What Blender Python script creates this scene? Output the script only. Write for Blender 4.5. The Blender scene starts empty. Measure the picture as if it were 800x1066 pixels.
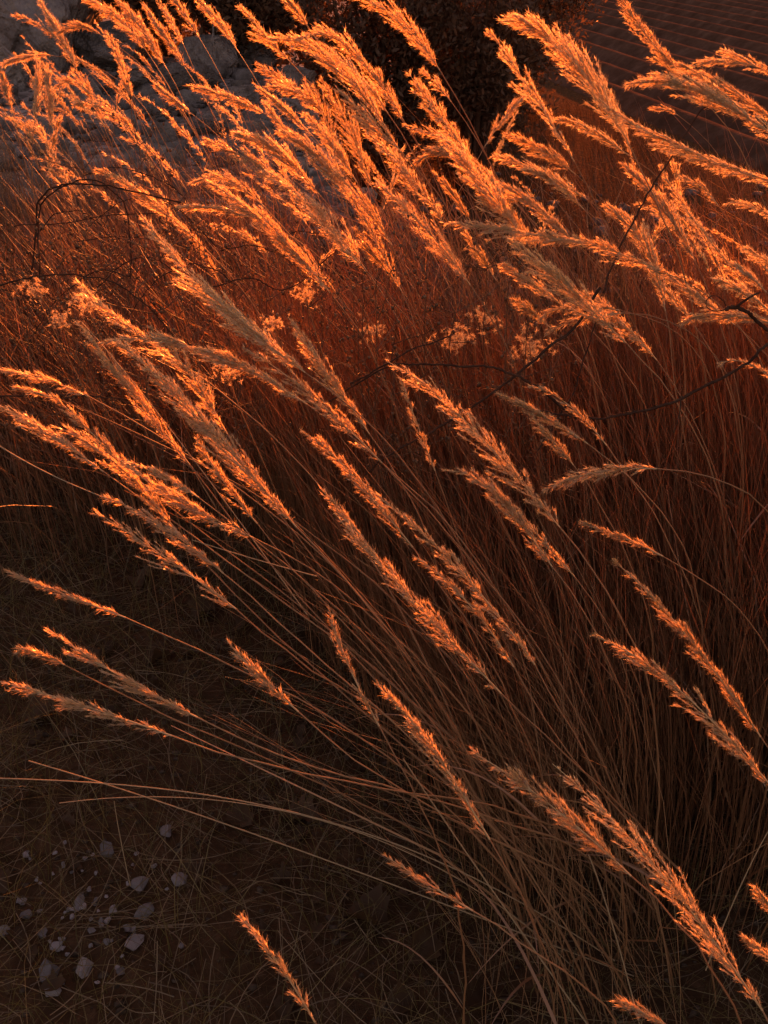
import bpy, bmesh, math, random
import numpy as np
from mathutils import Vector

random.seed(7)
rng = np.random.default_rng(11)
scene = bpy.context.scene
col = scene.collection

# ------------------------------------------------------------------ camera
PITCH = math.radians(32.0)
CAM_H = 1.55
FPX = 1024.0                       # focal length in pixels of the 800 x 1066 photograph
cam_data = bpy.data.cameras.new('camera')
cam = bpy.data.objects.new('camera', cam_data)
col.objects.link(cam)
cam.location = (0, 0, CAM_H)
cam.rotation_euler = (math.pi / 2 - PITCH, 0, 0)
cam_data.sensor_fit = 'VERTICAL'
cam_data.sensor_height = 24.0
cam_data.lens = 24.0 * FPX / 1066.0
cam_data.clip_start = 0.02
cam_data.clip_end = 3000
scene.camera = cam

# ------------------------------------------------------------------ sky, sun, exposure
SUN_AZ = math.radians(7.0)       # from the view direction (+Y), negative = left
SUN_EL = math.radians(5.2)
world = bpy.data.worlds.new('World')
scene.world = world
world.use_nodes = True
wn = world.node_tree.nodes
wl = world.node_tree.links
bg = wn['Background']
sky = wn.new('ShaderNodeTexSky')
sky.sky_type = 'NISHITA'
sky.sun_disc = False
sky.sun_elevation = SUN_EL
sky.sun_rotation = SUN_AZ
sky.dust_density = 2.0
sky.air_density = 1.0
wl.new(sky.outputs['Color'], bg.inputs['Color'])
bg.inputs['Strength'].default_value = 0.064

sun_data = bpy.data.lights.new('sun', 'SUN')
sun_data.energy = 5.0
sun_data.angle = math.radians(0.6)
sun_data.color = (1.0, 0.31, 0.08)
sun = bpy.data.objects.new('sun', sun_data)
col.objects.link(sun)
sd = Vector((math.sin(SUN_AZ) * math.cos(SUN_EL), math.cos(SUN_AZ) * math.cos(SUN_EL), math.sin(SUN_EL)))
sun.rotation_euler = sd.to_track_quat('Z', 'Y').to_euler()
sun.location = sd * 60

scene.view_settings.view_transform = 'Standard'
scene.view_settings.look = 'None'
scene.view_settings.exposure = 2.45
scene.view_settings.gamma = 1.0
scene.view_settings.use_white_balance = True
scene.view_settings.white_balance_temperature = 10200
scene.view_settings.white_balance_tint = 62
scene.view_settings.use_curve_mapping = False
scene.render.engine = 'CYCLES'
scene.cycles.use_denoising = True
scene.cycles.max_bounces = 8
scene.cycles.diffuse_bounces = 4
scene.cycles.transmission_bounces = 6
scene.cycles.caustics_reflective = False
scene.cycles.caustics_refractive = False
scene.cycles.sample_clamp_indirect = 4.0

# ------------------------------------------------------------------ helpers
CP, SP = math.cos(PITCH), math.sin(PITCH)
UP = np.array([0, 0, 1.0])


def P(x, y, d):
    """photograph pixel at camera depth d (m) -> world point"""
    u, v = (x - 400.0) / FPX, (533.0 - y) / FPX
    return np.array([d * u, d * (CP + SP * v), CAM_H + d * (CP * v - SP)])


def G(x, y, z=0.0):
    """photograph pixel -> world point on the level z"""
    u, v = (x - 400.0) / FPX, (533.0 - y) / FPX
    d = (CAM_H - z) / (SP - CP * v)
    return P(x, y, d)


def sstep(a, b, x):
    t = np.clip((x - a) / (b - a), 0, 1)
    return t * t * (3 - 2 * t)


def fnoise(x, y, s=0.0):
    return (np.sin(1.7 * x + 2.3 * y + s) + np.sin(3.1 * x - 1.3 * y + 1.7 * s) * .7
            + np.sin(-5.3 * x + 4.7 * y + 2.1 * s) * .45 + np.sin(9.1 * x + 8.3 * y + .6 * s) * .25) / 2.4


FIELD_Z = -1.45


def edge_y(X):
    return 14.0 + (4.3 - 14.0) * sstep(-1.9, 0.5, X)


def H(X, Y):
    drop = sstep(0, 1.7, Y - edge_y(X))
    n = fnoise(X * 1.3, Y * 1.3) * .03 + fnoise(X * 5, Y * 5, 3.) * .008
    fade = 1 - sstep(12, 16, np.abs(Y))
    return FIELD_Z * drop + n * fade * (1 - .7 * drop)


def mesh_np(name, V, F, smooth=False):
    V = np.asarray(V, dtype=np.float32)
    F = np.asarray(F, dtype=np.int32)
    me = bpy.data.meshes.new(name)
    n, k = F.shape
    me.vertices.add(len(V))
    me.vertices.foreach_set('co', V.ravel())
    me.loops.add(n * k)
    me.loops.foreach_set('vertex_index', F.ravel())
    me.polygons.add(n)
    me.polygons.foreach_set('loop_start', np.arange(n, dtype=np.int32) * k)
    try:
        me.polygons.foreach_set('loop_total', np.full(n, k, dtype=np.int32))
    except Exception:
        pass
    if smooth:
        me.polygons.foreach_set('use_smooth', np.ones(n, dtype=bool))
    me.update(calc_edges=True)
    return me


def link(name, me, mat, parent=None, loc=None):
    o = bpy.data.objects.new(name, me)
    col.objects.link(o)
    if mat is not None and me is not None and not me.materials:
        me.materials.append(mat)
    if parent is not None:
        o.parent = parent
    if loc is not None:
        o.location = loc
    return o


def tag(o, label=None, cat=None, group=None, kind=None):
    if label:
        o['label'] = label
    if cat:
        o['category'] = cat
    if group:
        o['group'] = group
    if kind:
        o['kind'] = kind
    return o


def empty(name, loc):
    o = bpy.data.objects.new(name, None)
    col.objects.link(o)
    o.location = loc
    o.empty_display_size = 0.05
    return o


def unit(v):
    v = np.asarray(v, float)
    return v / (np.linalg.norm(v, axis=-1, keepdims=True) + 1e-9)


def bez(p0, p1, p2, p3, n):
    t = np.linspace(0, 1, n)[:, None]
    return (1 - t) ** 3 * p0 + 3 * (1 - t) ** 2 * t * p1 + 3 * (1 - t) * t * t * p2 + t ** 3 * p3


def frames(C):
    T = unit(np.gradient(C, axis=0))
    ref = np.array([0.31, -0.92, 0.2])
    A = unit(np.cross(T, ref))
    B = np.cross(T, A)
    return T, A, B


def tube(C, R, sides=5):
    """one tube along C: vertices and quads"""
    C = np.asarray(C, float)
    n = len(C)
    R = np.broadcast_to(np.asarray(R, float), (n,))
    T, A, B = frames(C)
    a = np.linspace(0, 2 * math.pi, sides, endpoint=False)
    V = C[:, None] + R[:, None, None] * (np.cos(a)[None, :, None] * A[:, None] + np.sin(a)[None, :, None] * B[:, None])
    V = V.reshape(-1, 3)
    i = np.arange(n - 1)[:, None] * sides
    j = np.arange(sides)[None, :]
    j2 = (j + 1) % sides
    F = np.stack([i + j, i + j2, i + sides + j2, i + sides + j], -1).reshape(-1, 4)
    return V, F


def join(parts):
    Vs, Fs, o = [], [], 0
    for V, F in parts:
        Vs.append(V)
        Fs.append(np.asarray(F) + o)
        o += len(V)
    return np.concatenate(Vs), np.concatenate(Fs)


def ribbons(C, W, S):
    """n ribbons at once. C (n,k,3) centre lines, W (n,k) half widths, S (n,3) side vectors"""
    n, k, _ = C.shape
    T = unit(np.gradient(C, axis=1))
    side = unit(S[:, None, :] - T * np.sum(T * S[:, None, :], -1, keepdims=True))
    L = C - side * W[..., None]
    Rr = C + side * W[..., None]
    V = np.stack([L, Rr], 2).reshape(-1, 3)
    b = (np.arange(n)[:, None] * k + np.arange(k - 1)[None, :]) * 2
    F = np.stack([b, b + 1, b + 3, b + 2], -1).reshape(-1, 4)
    return V, F


def tri_stems(C, W):
    """n three-sided stems at once. C (n,k,3), W (n,k) radii"""
    n, k, _ = C.shape
    T = unit(np.gradient(C, axis=1))
    ref = np.array([0.3, -0.9, 0.25])
    A = unit(np.cross(T, np.broadcast_to(ref, T.shape)))
    B = np.cross(T, A)
    ph = rng.uniform(0, 6.28, (n, 1, 1))
    rows = []
    for q in range(3):
        a = ph + q * 2.0944
        rows.append(C + W[..., None] * (np.cos(a) * A + np.sin(a) * B))
    V = np.stack(rows, 2).reshape(-1, 3)
    b = (np.arange(n)[:, None] * k + np.arange(k - 1)[None, :]) * 3
    F = []
    for q in range(3):
        q2 = (q + 1) % 3
        F.append(np.stack([b + q, b + q2, b + 3 + q2, b + 3 + q], -1).reshape(-1, 4))
    return V, np.concatenate(F)


# ------------------------------------------------------------------ materials
def new_mat(name):
    m = bpy.data.materials.new(name)
    m.use_nodes = True
    nt = m.node_tree
    nt.nodes.clear()
    out = nt.nodes.new('ShaderNodeOutputMaterial')
    return m, nt, out


def ramp(nt, stops):
    r = nt.nodes.new('ShaderNodeValToRGB')
    el = r.color_ramp.elements
    el[0].position, el[0].color = stops[0][0], (*stops[0][1], 1)
    el[1].position, el[1].color = stops[-1][0], (*stops[-1][1], 1)
    for p, c in stops[1:-1]:
        e = el.new(p)
        e.color = (*c, 1)
    return r


def leafy(name, stops, trans=0.45, gloss=0.08, tcol=1.0, rough=0.45):
    """thin plant tissue: diffuse + light passing through + faint sheen; colour varies from piece to piece"""
    m, nt, out = new_mat(name)
    N = nt.nodes
    geo = N.new('ShaderNodeNewGeometry')
    info = N.new('ShaderNodeObjectInfo')
    add = N.new('ShaderNodeMath')
    add.operation = 'MULTIPLY_ADD'
    nt.links.new(info.outputs['Random'], add.inputs[0])
    add.inputs[1].default_value = 0.45
    sc = N.new('ShaderNodeMath')
    sc.operation = 'MULTIPLY'
    sc.inputs[1].default_value = 0.55
    nt.links.new(geo.outputs['Random Per Island'], sc.inputs[0])
    nt.links.new(sc.outputs[0], add.inputs[2])
    r = ramp(nt, stops)
    nt.links.new(add.outputs[0], r.inputs[0])
    dif = N.new('ShaderNodeBsdfDiffuse')
    nt.links.new(r.outputs[0], dif.inputs['Color'])
    tr = N.new('ShaderNodeBsdfTranslucent')
    hs = N.new('ShaderNodeHueSaturation')
    hs.inputs['Saturation'].default_value = 1.05
    hs.inputs['Value'].default_value = tcol
    nt.links.new(r.outputs[0], hs.inputs['Color'])
    nt.links.new(hs.outputs[0], tr.inputs['Color'])
    mx = N.new('ShaderNodeMixShader')
    mx.inputs[0].default_value = trans
    nt.links.new(dif.outputs[0], mx.inputs[1])
    nt.links.new(tr.outputs[0], mx.inputs[2])
    gl = N.new('ShaderNodeBsdfGlossy')
    gl.inputs['Roughness'].default_value = rough
    gl.inputs['Color'].default_value = (.9, .85, .75, 1)
    mx2 = N.new('ShaderNodeMixShader')
    mx2.inputs[0].default_value = gloss
    nt.links.new(mx.outputs[0], mx2.inputs[1])
    nt.links.new(gl.outputs[0], mx2.inputs[2])
    nt.links.new(mx2.outputs[0], out.inputs['Surface'])
    return m


def solid(name, stops, scale=8.0, rough=0.85, bump=0.4, bscale=30.0, detail=8, dist=0.01, island=0.0, spec=0.0):
    m, nt, out = new_mat(name)
    N = nt.nodes
    tc = N.new('ShaderNodeTexCoord')
    no = N.new('ShaderNodeTexNoise')
    no.inputs['Scale'].default_value = scale
    no.inputs['Detail'].default_value = detail
    no.inputs['Roughness'].default_value = .65
    nt.links.new(tc.outputs['Object'], no.inputs['Vector'])
    r = ramp(nt, stops)
    nt.links.new(no.outputs['Fac'], r.inputs[0])
    b = N.new('ShaderNodeBsdfPrincipled')
    b.inputs['Roughness'].default_value = rough
    b.inputs['Specular IOR Level'].default_value = spec
    if island:
        info = N.new('ShaderNodeObjectInfo')
        hs = N.new('ShaderNodeHueSaturation')
        mr = N.new('ShaderNodeMapRange')
        mr.inputs['To Min'].default_value = 1 - island
        mr.inputs['To Max'].default_value = 1 + island
        nt.links.new(info.outputs['Random'], mr.inputs['Value'])
        nt.links.new(mr.outputs[0], hs.inputs['Value'])
        nt.links.new(r.outputs[0], hs.inputs['Color'])
        nt.links.new(hs.outputs[0], b.inputs['Base Color'])
    else:
        nt.links.new(r.outputs[0], b.inputs['Base Color'])
    n2 = N.new('ShaderNodeTexNoise')
    n2.inputs['Scale'].default_value = bscale
    n2.inputs['Detail'].default_value = 9
    nt.links.new(tc.outputs['Object'], n2.inputs['Vector'])
    bm_ = N.new('ShaderNodeBump')
    bm_.inputs['Strength'].default_value = bump
    bm_.inputs['Distance'].default_value = dist
    nt.links.new(n2.outputs['Fac'], bm_.inputs['Height'])
    nt.links.new(bm_.outputs[0], b.inputs['Normal'])
    nt.links.new(b.outputs[0], out.inputs['Surface'])
    return m


M_SPIKE = leafy('plume_spikelets', [(0, (.50, .31, .17)), (.4, (.66, .45, .26)), (.75, (.76, .56, .35)), (1, (.84, .67, .46))], trans=.72, gloss=.11, rough=.36)
M_RACHIS = leafy('plume_rachis', [(0, (.40, .25, .12)), (1, (.55, .38, .2))], trans=.15, gloss=.08)
M_STEM = leafy('dry_stem', [(0, (.18, .08, .04)), (.5, (.27, .13, .066)), (1, (.38, .22, .12))], trans=.15, gloss=.04, rough=.5)
M_STRAW = leafy('pale_straw', [(0, (.32, .23, .14)), (1, (.44, .34, .22))], trans=.2, gloss=.03, rough=.5)
M_BLADE = leafy('dry_blades', [(0, (.15, .062, .033)), (.35, (.25, .11, .057)), (.7, (.37, .18, .094)), (1, (.52, .31, .17))], trans=.4, gloss=.07)
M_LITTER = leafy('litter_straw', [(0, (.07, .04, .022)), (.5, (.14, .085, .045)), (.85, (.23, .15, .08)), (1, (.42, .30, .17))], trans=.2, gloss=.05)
M_GREEN = leafy('low_grass', [(0, (.075, .055, .02)), (.5, (.12, .095, .034)), (1, (.24, .165, .075))], trans=.4, gloss=.05)
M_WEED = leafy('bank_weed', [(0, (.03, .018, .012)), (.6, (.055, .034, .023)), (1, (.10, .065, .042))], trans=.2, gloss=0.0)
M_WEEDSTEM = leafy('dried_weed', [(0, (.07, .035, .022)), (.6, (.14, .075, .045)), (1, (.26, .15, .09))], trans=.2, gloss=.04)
M_DEAD = leafy('dead_leaf', [(0, (.055, .03, .018)), (.5, (.09, .05, .029)), (1, (.14, .082, .05))], trans=.2, gloss=.01)
M_FLUFF = leafy('seed_fluff', [(0, (.52, .36, .23)), (1, (.75, .58, .40))], trans=.6, gloss=.05)
M_BARK = solid('twig_bark', [(.3, (.035, .018, .014)), (.7, (.08, .045, .032))], scale=40, bump=.5, bscale=120, dist=.002, rough=.7)
M_TRUNK = solid('shrub_bark', [(.3, (.05, .03, .022)), (.7, (.10, .065, .045))], scale=20, bump=.5, bscale=60, dist=.01)
M_SHRUBLEAF = leafy('shrub_leaf', [(0, (.06, .033, .022)), (.6, (.11, .06, .038)), (1, (.16, .085, .05))], trans=.2, gloss=.02)
M_ROCK = solid('limestone', [(.25, (.11, .09, .08)), (.5, (.21, .18, .165)), (.75, (.32, .285, .265))], scale=4.0, bump=1.0, bscale=11, dist=.1, island=.25)
M_PEBBLE = solid('pebble', [(.3, (.15, .135, .135)), (.7, (.31, .29, .29))], scale=30, bump=.4, bscale=80, dist=.003, island=.4)
M_CRUMB = solid('crumb', [(.3, (.05, .034, .024)), (.6, (.10, .07, .052)), (.8, (.19, .15, .12))], scale=60, bump=.5, bscale=150, dist=.002)
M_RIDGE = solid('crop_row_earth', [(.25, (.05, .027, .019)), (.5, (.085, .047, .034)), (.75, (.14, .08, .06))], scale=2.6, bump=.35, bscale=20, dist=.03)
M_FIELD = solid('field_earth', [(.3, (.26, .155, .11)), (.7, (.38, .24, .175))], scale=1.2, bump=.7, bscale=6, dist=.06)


def ground_material():
    m, nt, out = new_mat('ground_soil')
    N = nt.nodes
    L = nt.links
    tc = N.new('ShaderNodeTexCoord')
    fine = N.new('ShaderNodeTexNoise')
    fine.inputs['Scale'].default_value = 26
    fine.inputs['Detail'].default_value = 10
    fine.inputs['Roughness'].default_value = .7
    L.new(tc.outputs['Object'], fine.inputs['Vector'])
    soil = ramp(nt, [(.3, (.05, .025, .014)), (.55, (.095, .05, .028)), (.75, (.15, .085, .05))])
    L.new(fine.outputs['Fac'], soil.inputs[0])
    vor = N.new('ShaderNodeTexVoronoi')
    vor.inputs['Scale'].default_value = 14
    L.new(tc.outputs['Object'], vor.inputs['Vector'])
    grav = ramp(nt, [(0, (.13, .105, .093)), (.5, (.22, .18, .16)), (1, (.33, .28, .255))])
    sep = N.new('ShaderNodeSeparateColor')
    L.new(vor.outputs['Color'], sep.inputs[0])
    L.new(sep.outputs[0], grav.inputs[0])
    # pale stony ground starts behind the grass, with a ragged border
    pos = N.new('ShaderNodeSeparateXYZ')
    L.new(tc.outputs['Object'], pos.inputs[0])
    big = N.new('ShaderNodeTexNoise')
    big.inputs['Scale'].default_value = 1.3
    big.inputs['Detail'].default_value = 6
    L.new(tc.outputs['Object'], big.inputs['Vector'])
    mad = N.new('ShaderNodeMath')
    mad.operation = 'MULTIPLY_ADD'
    mad.inputs[1].default_value = 3.0
    L.new(big.outputs['Fac'], mad.inputs[0])
    L.new(pos.outputs['Y'], mad.inputs[2])
    mx_ = N.new('ShaderNodeMath')
    mx_.operation = 'MULTIPLY_ADD'
    mx_.inputs[1].default_value = 1.2
    L.new(big.outputs['Fac'], mx_.inputs[0])
    L.new(pos.outputs['X'], mx_.inputs[2])
    mrx = N.new('ShaderNodeMapRange')
    mrx.inputs['From Min'].default_value = 1.2
    mrx.inputs['From Max'].default_value = .8
    L.new(mx_.outputs[0], mrx.inputs['Value'])
    mr = N.new('ShaderNodeMapRange')
    mr.inputs['From Min'].default_value = 5.0
    mr.inputs['From Max'].default_value = 6.2
    L.new(mad.outputs[0], mr.inputs['Value'])
    mix = N.new('ShaderNodeMix')
    mix.data_type = 'RGBA'
    mul = N.new('ShaderNodeMath')
    mul.operation = 'MULTIPLY'
    L.new(mr.outputs[0], mul.inputs[0])
    L.new(mrx.outputs[0], mul.inputs[1])
    L.new(mul.outputs[0], mix.inputs[0])
    L.new(soil.outputs[0], mix.inputs[6])
    L.new(grav.outputs[0], mix.inputs[7])
    b = N.new('ShaderNodeBsdfPrincipled')
    b.inputs['Roughness'].default_value = .95
    b.inputs['Specular IOR Level'].default_value = 0.0
    L.new(mix.outputs[2], b.inputs['Base Color'])
    bp = N.new('ShaderNodeBump')
    bp.inputs['Strength'].default_value = .8
    bp.inputs['Distance'].default_value = .02
    addh = N.new('ShaderNodeMath')
    L.new(fine.outputs['Fac'], addh.inputs[0])
    L.new(vor.outputs['Distance'], addh.inputs[1])
    L.new(addh.outputs[0], bp.inputs['Height'])
    L.new(bp.outputs[0], b.inputs['Normal'])
    L.new(b.outputs[0], out.inputs['Surface'])
    return m


M_GROUND = ground_material()

# ------------------------------------------------------------------ ground
gx = np.sinh(np.linspace(-6.2, 6.2, 210)) * .55
gy = np.sinh(np.linspace(-5.2, 6.4, 230)) * .55 + 1.8
GX, GY = np.meshgrid(gx, gy, indexing='ij')
V = np.stack([GX, GY, H(GX, GY)], -1).reshape(-1, 3)
nx, ny = len(gx), len(gy)
I, J = np.meshgrid(np.arange(nx - 1), np.arange(ny - 1), indexing='ij')
b0 = I * ny + J
F = np.stack([b0, b0 + ny, b0 + ny + 1, b0 + 1], -1).reshape(-1, 4)
g = link('ground', mesh_np('ground', V, F, True), M_GROUND)
tag(g, kind='structure')

# ------------------------------------------------------------------ ploughed field with planted rows
ROW_AZ = math.radians(-12.6)
rd = np.array([math.sin(ROW_AZ), math.cos(ROW_AZ), 0])          # along the rows
rp = np.array([math.cos(ROW_AZ), -math.sin(ROW_AZ), 0])         # to the right, across them
c0 = G(640, 103, FIELD_Z)
off0 = float(np.dot(c0, rp))
c_far = 240.0
Vf, Ff = [], []
us = np.concatenate([np.linspace(7, 40, 34), np.linspace(45, c_far, 30)])
vs = np.linspace(off0 - .2, off0 + 62, 60)
for u in us:
    for v in vs:
        Vf.append(rd * u + rp * v + UP * (FIELD_Z + .012 + .004 * math.sin(u * 3 + v)))
k = len(vs)
for a in range(len(us) - 1):
    for b in range(k - 1):
        Ff.append((a * k + b, a * k + b + 1, (a + 1) * k + b + 1, (a + 1) * k + b))
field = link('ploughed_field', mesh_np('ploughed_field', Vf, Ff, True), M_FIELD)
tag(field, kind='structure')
ROW_STEP = .95
for r in range(50):
    n = 260 if r < 22 else 110
    uu = 7.5 + (c_far - 8) * (np.linspace(0, 1, n) ** 1.9)
    prof = np.linspace(-1, 1, 11)
    Vr = []
    ph = r * 3.7
    for u in uu:
        wob = .012 * math.sin(u * .12 + ph)
        hgt = .21 + .008 * math.sin(u * .5 + ph)
        for q in prof:
            z = hgt * (math.cos(q * math.pi) * .5 + .5) ** .8 + .004 * random.uniform(-1, 1) * (1 - abs(q))
            v = off0 + r * ROW_STEP + q * .40 + wob
            Vr.append(rd * u + rp * v + UP * (FIELD_Z + .002 + z))
    Vr = np.array(Vr)
    a, b = np.meshgrid(np.arange(n - 1), np.arange(10), indexing='ij')
    q0 = a * 11 + b
    Fr = np.stack([q0, q0 + 1, q0 + 12, q0 + 11], -1).reshape(-1, 4)
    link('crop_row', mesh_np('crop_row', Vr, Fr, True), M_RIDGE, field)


# ------------------------------------------------------------------ stones
def rock_mesh(seed, npts=26, bevel=0.06, sub=False):
    rr = random.Random(seed)
    bm = bmesh.new()
    for _ in range(npts):
        v = Vector((rr.gauss(0, 1), rr.gauss(0, 1), rr.gauss(0, 1))).normalized()
        v *= rr.uniform(.8, 1.0)
        bm.verts.new((v.x, v.y, v.z))
    res = bmesh.ops.convex_hull(bm, input=bm.verts)
    bad = list({e for e in res['geom_interior'] + res['geom_unused'] if isinstance(e, bmesh.types.BMVert)})
    if bad:
        bmesh.ops.delete(bm, geom=bad, context='VERTS')
    if sub:
        bmesh.ops.bevel(bm, geom=list(bm.edges), offset=bevel, segments=1, affect='EDGES', profile=.6)
        bmesh.ops.triangulate(bm, faces=list(bm.faces))
        bmesh.ops.subdivide_edges(bm, edges=list(bm.edges), cuts=2, use_grid_fill=True)
        for v in bm.verts:
            c = v.co
            k_ = 1 + .10 * fnoise(c.x * 3 + seed, c.y * 3 + c.z * 2.0) + .07 * fnoise(c.x * 7, c.z * 8 + c.y * 5, seed) + .03 * fnoise(c.x * 17 + c.z * 6, c.z * 19 - c.y * 13, seed)
            v.co = c * float(k_)
    me = bpy.data.meshes.new('rock')
    bm.to_mesh(me)
    bm.free()
    if sub:
        for p in me.polygons:
            p.use_smooth = False
    return me


boulder_meshes = [rock_mesh(100 + i, 22, .05, True) for i in range(6)]
for me in boulder_meshes:
    me.materials.append(M_ROCK)
# px, py, distance Y handled through G(); size (x, y, z) metres, label
boulders = [
    (35, 66, (1.25, .9, 1.05), 'big grey boulder at the upper left corner behind the lit grass'),
    (118, 70, (.62, .5, .36), 'flat grey stone right of the big corner boulder'),
    (-40, 95, (.75, .6, .62), 'grey boulder cut by the left edge below the corner boulder'),
    (82, 112, (.38, .32, .24), 'low stone in the dark hollow under the corner boulder'),
    (222, 75, (.5, .4, .34), 'grey stone block below the dark hedge, left of the big drooping plume'),
    (262, 66, (.4, .35, .27), 'rounded grey stone at the foot of the dark hedge'),
    (190, 96, (.42, .35, .2), 'flat pale stone in front of the grey stone block'),
    (246, 112, (.3, .26, .15), 'low pale slab on the stony ground behind the leaning plumes'),
    (285, 128, (.32, .25, .15), 'pale stone partly hidden by bright orange plumes at upper centre'),
    (160, 122, (.26, .22, .15), 'small grey stone behind the fluffy thicket at upper left'),
    (305, 98, (.3, .24, .2), 'grey stone showing dark between plumes at upper centre'),
    (140, 95, (.34, .3, .22), 'stone wedged between the flat grey stone and the pale one'),
    (220, 140, (.22, .2, .1), 'small flat stone on the pale ground below the low slab'),
    (430, 205, (.22, .18, .1), 'pale stone glimpsed through stems at the photo centre top'),
    (475, 262, (.2, .17, .09), 'pale stone glimpsed behind the central orange plumes'),
    (350, 285, (.19, .15, .09), 'pale stone deep behind stems left of the centre'),
    (452, 300, (.2, .15, .08), 'pale stone behind thin stems above the dark twig'),
]
for i, (px, py, s, lab) in enumerate(boulders):
    p = G(px, py)
    o = link('boulder', boulder_meshes[i % 6], None)
    o.location = (p[0], p[1], float(H(p[0], p[1])) + s[2] * .35)
    o.scale = s
    o.rotation_euler = (random.uniform(-.2, .2), random.uniform(-.2, .2), random.uniform(0, 6))
    tag(o, lab, 'stone', 'stones behind the grass')
# rubble of the stony ground: too many to count
parts = []
tmpl = []
for i in range(5):
    me = rock_mesh(300 + i, 12)
    tv = np.array([v.co[:] for v in me.vertices])
    tf = np.array([p.vertices[:] for p in me.polygons])
    tmpl.append((tv, tf))
    bpy.data.meshes.remove(me)
for _ in range(4200):
    Y = 4.6 + 8.5 * random.random() ** 1.1
    X = random.uniform(-.52, .5) * (Y + 1.5)
    if X > .3 and random.random() < .8 or Y > edge_y(X) + .6 and X < .3:
        continue
    s = .02 + (.2 if X < -.4 and Y > 5.5 else .1) * random.random() ** 3.2
    tv, tf = random.choice(tmpl)
    a = random.uniform(0, 6.28)
    ca, sa = math.cos(a), math.sin(a)
    q = tv * np.array([s * random.uniform(.8, 1.4), s, s * random.uniform(.4, .8)])
    q = np.stack([q[:, 0] * ca - q[:, 1] * sa, q[:, 0] * sa + q[:, 1] * ca, q[:, 2]], -1)
    parts.append((q + np.array([X, Y, float(H(X, Y)) + s * .2]), tf))
V, F = join(parts)
o = link('rubble', mesh_np('rubble', V, F), M_ROCK)
tag(o, 'loose pale rubble scattered over the ground behind the grass', 'rubble', kind='stuff')

# ------------------------------------------------------------------ dark shrubs in front of the field
def shrub(label, base, height, spread, leaves, seed, leaf=.05):
    rr = np.random.default_rng(seed)
    root = empty('dark_shrub', base)
    tag(root, label, 'shrub', 'shrubs along the field edge')
    tubes_, tips = [], []
    for _ in range(9):
        a = rr.uniform(0, 6.28)
        out = np.array([math.cos(a), math.sin(a), 0]) * spread * rr.uniform(.25, .9)
        top = out + UP * height * rr.uniform(.6, 1.0)
        C = bez(np.array([out[0] * .08, out[1] * .08, -.1]), out * .2 + UP * height * .3, out * .7 + UP * height * .5, top, 9)
        tubes_.append(tube(C, np.linspace(.05, .012, 9), 5))
        for _ in range(10):
            t = rr.integers(2, 9)
            d = unit(rr.normal(0, 1, 3) + np.array([0, 0, .5]))
            ln = rr.uniform(.3, .7) * height * .35
            C2 = bez(C[t], C[t] + d * ln * .4, C[t] + d * ln * .7 + rr.normal(0, .05, 3), C[t] + d * ln, 6)
            tubes_.append(tube(C2, np.linspace(.012, .003, 6), 4))
            tips.append(C2)
    V, F = join(tubes_)
    link('trunk', mesh_np('trunk', V, F, True), M_TRUNK, root)
    tips = np.array(tips)
    n = leaves
    ti = rr.integers(0, len(tips), n)
    tj = rr.integers(1, 6, n)
    c = tips[ti, tj] + rr.normal(0, .13, (n, 3))
    d = unit(rr.normal(0, 1, (n, 3)))
    sd_ = unit(np.cross(d, rr.normal(0, 1, (n, 3))))
    L = leaf * rr.uniform(.6, 1.5, (n, 1))
    V = np.stack([c - d * L, c + sd_ * L * .38, c + d * L, c - sd_ * L * .38], 1).reshape(-1, 3)
    F = np.arange(n * 4).reshape(-1, 4)
    link('crown', mesh_np('crown', V, F), M_SHRUBLEAF, root)
    return root


p = G(535, 120, FIELD_Z)
shrub('dark bare reddish shrub behind the two tall plumes, field rows beyond', p, 3.85, 2.3, 22000, 5, .04)


def on_ground(X, Y):
    return np.array([X, Y, float(H(np.float64(X), np.float64(Y)))])


for X, Y, top, sp, lv, lab in [
    (-.15, 11.6, 1.62, 1.25, 17000, 'black leafy shrub at top centre behind the drooping plume'),
    (-1.55, 11.8, 1.55, 1.3, 17000, 'dense dark bush left of the centre shrub above the grey stones'),
    (-2.6, 12.4, 1.5, .95, 14000, 'dark bush at the top edge right of the corner boulder'),
    (1.05, 12.0, 1.72, 1.1, 6000, 'sparse brown shrub added to shade the near plumes, left of the reddish shrub at top centre'),  # added shrub, thinly leaved so it half blocks the low sun on near plumes
    (1.0, 12.4, .25, 1.2, 9000, 'low dark bush under the reddish shrub at top centre')]:
    p = on_ground(X, Y)
    shrub(lab, p, top - p[2], sp, int(lv * 1.5), int(abs(X) * 100) + int(Y), .036)


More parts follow.
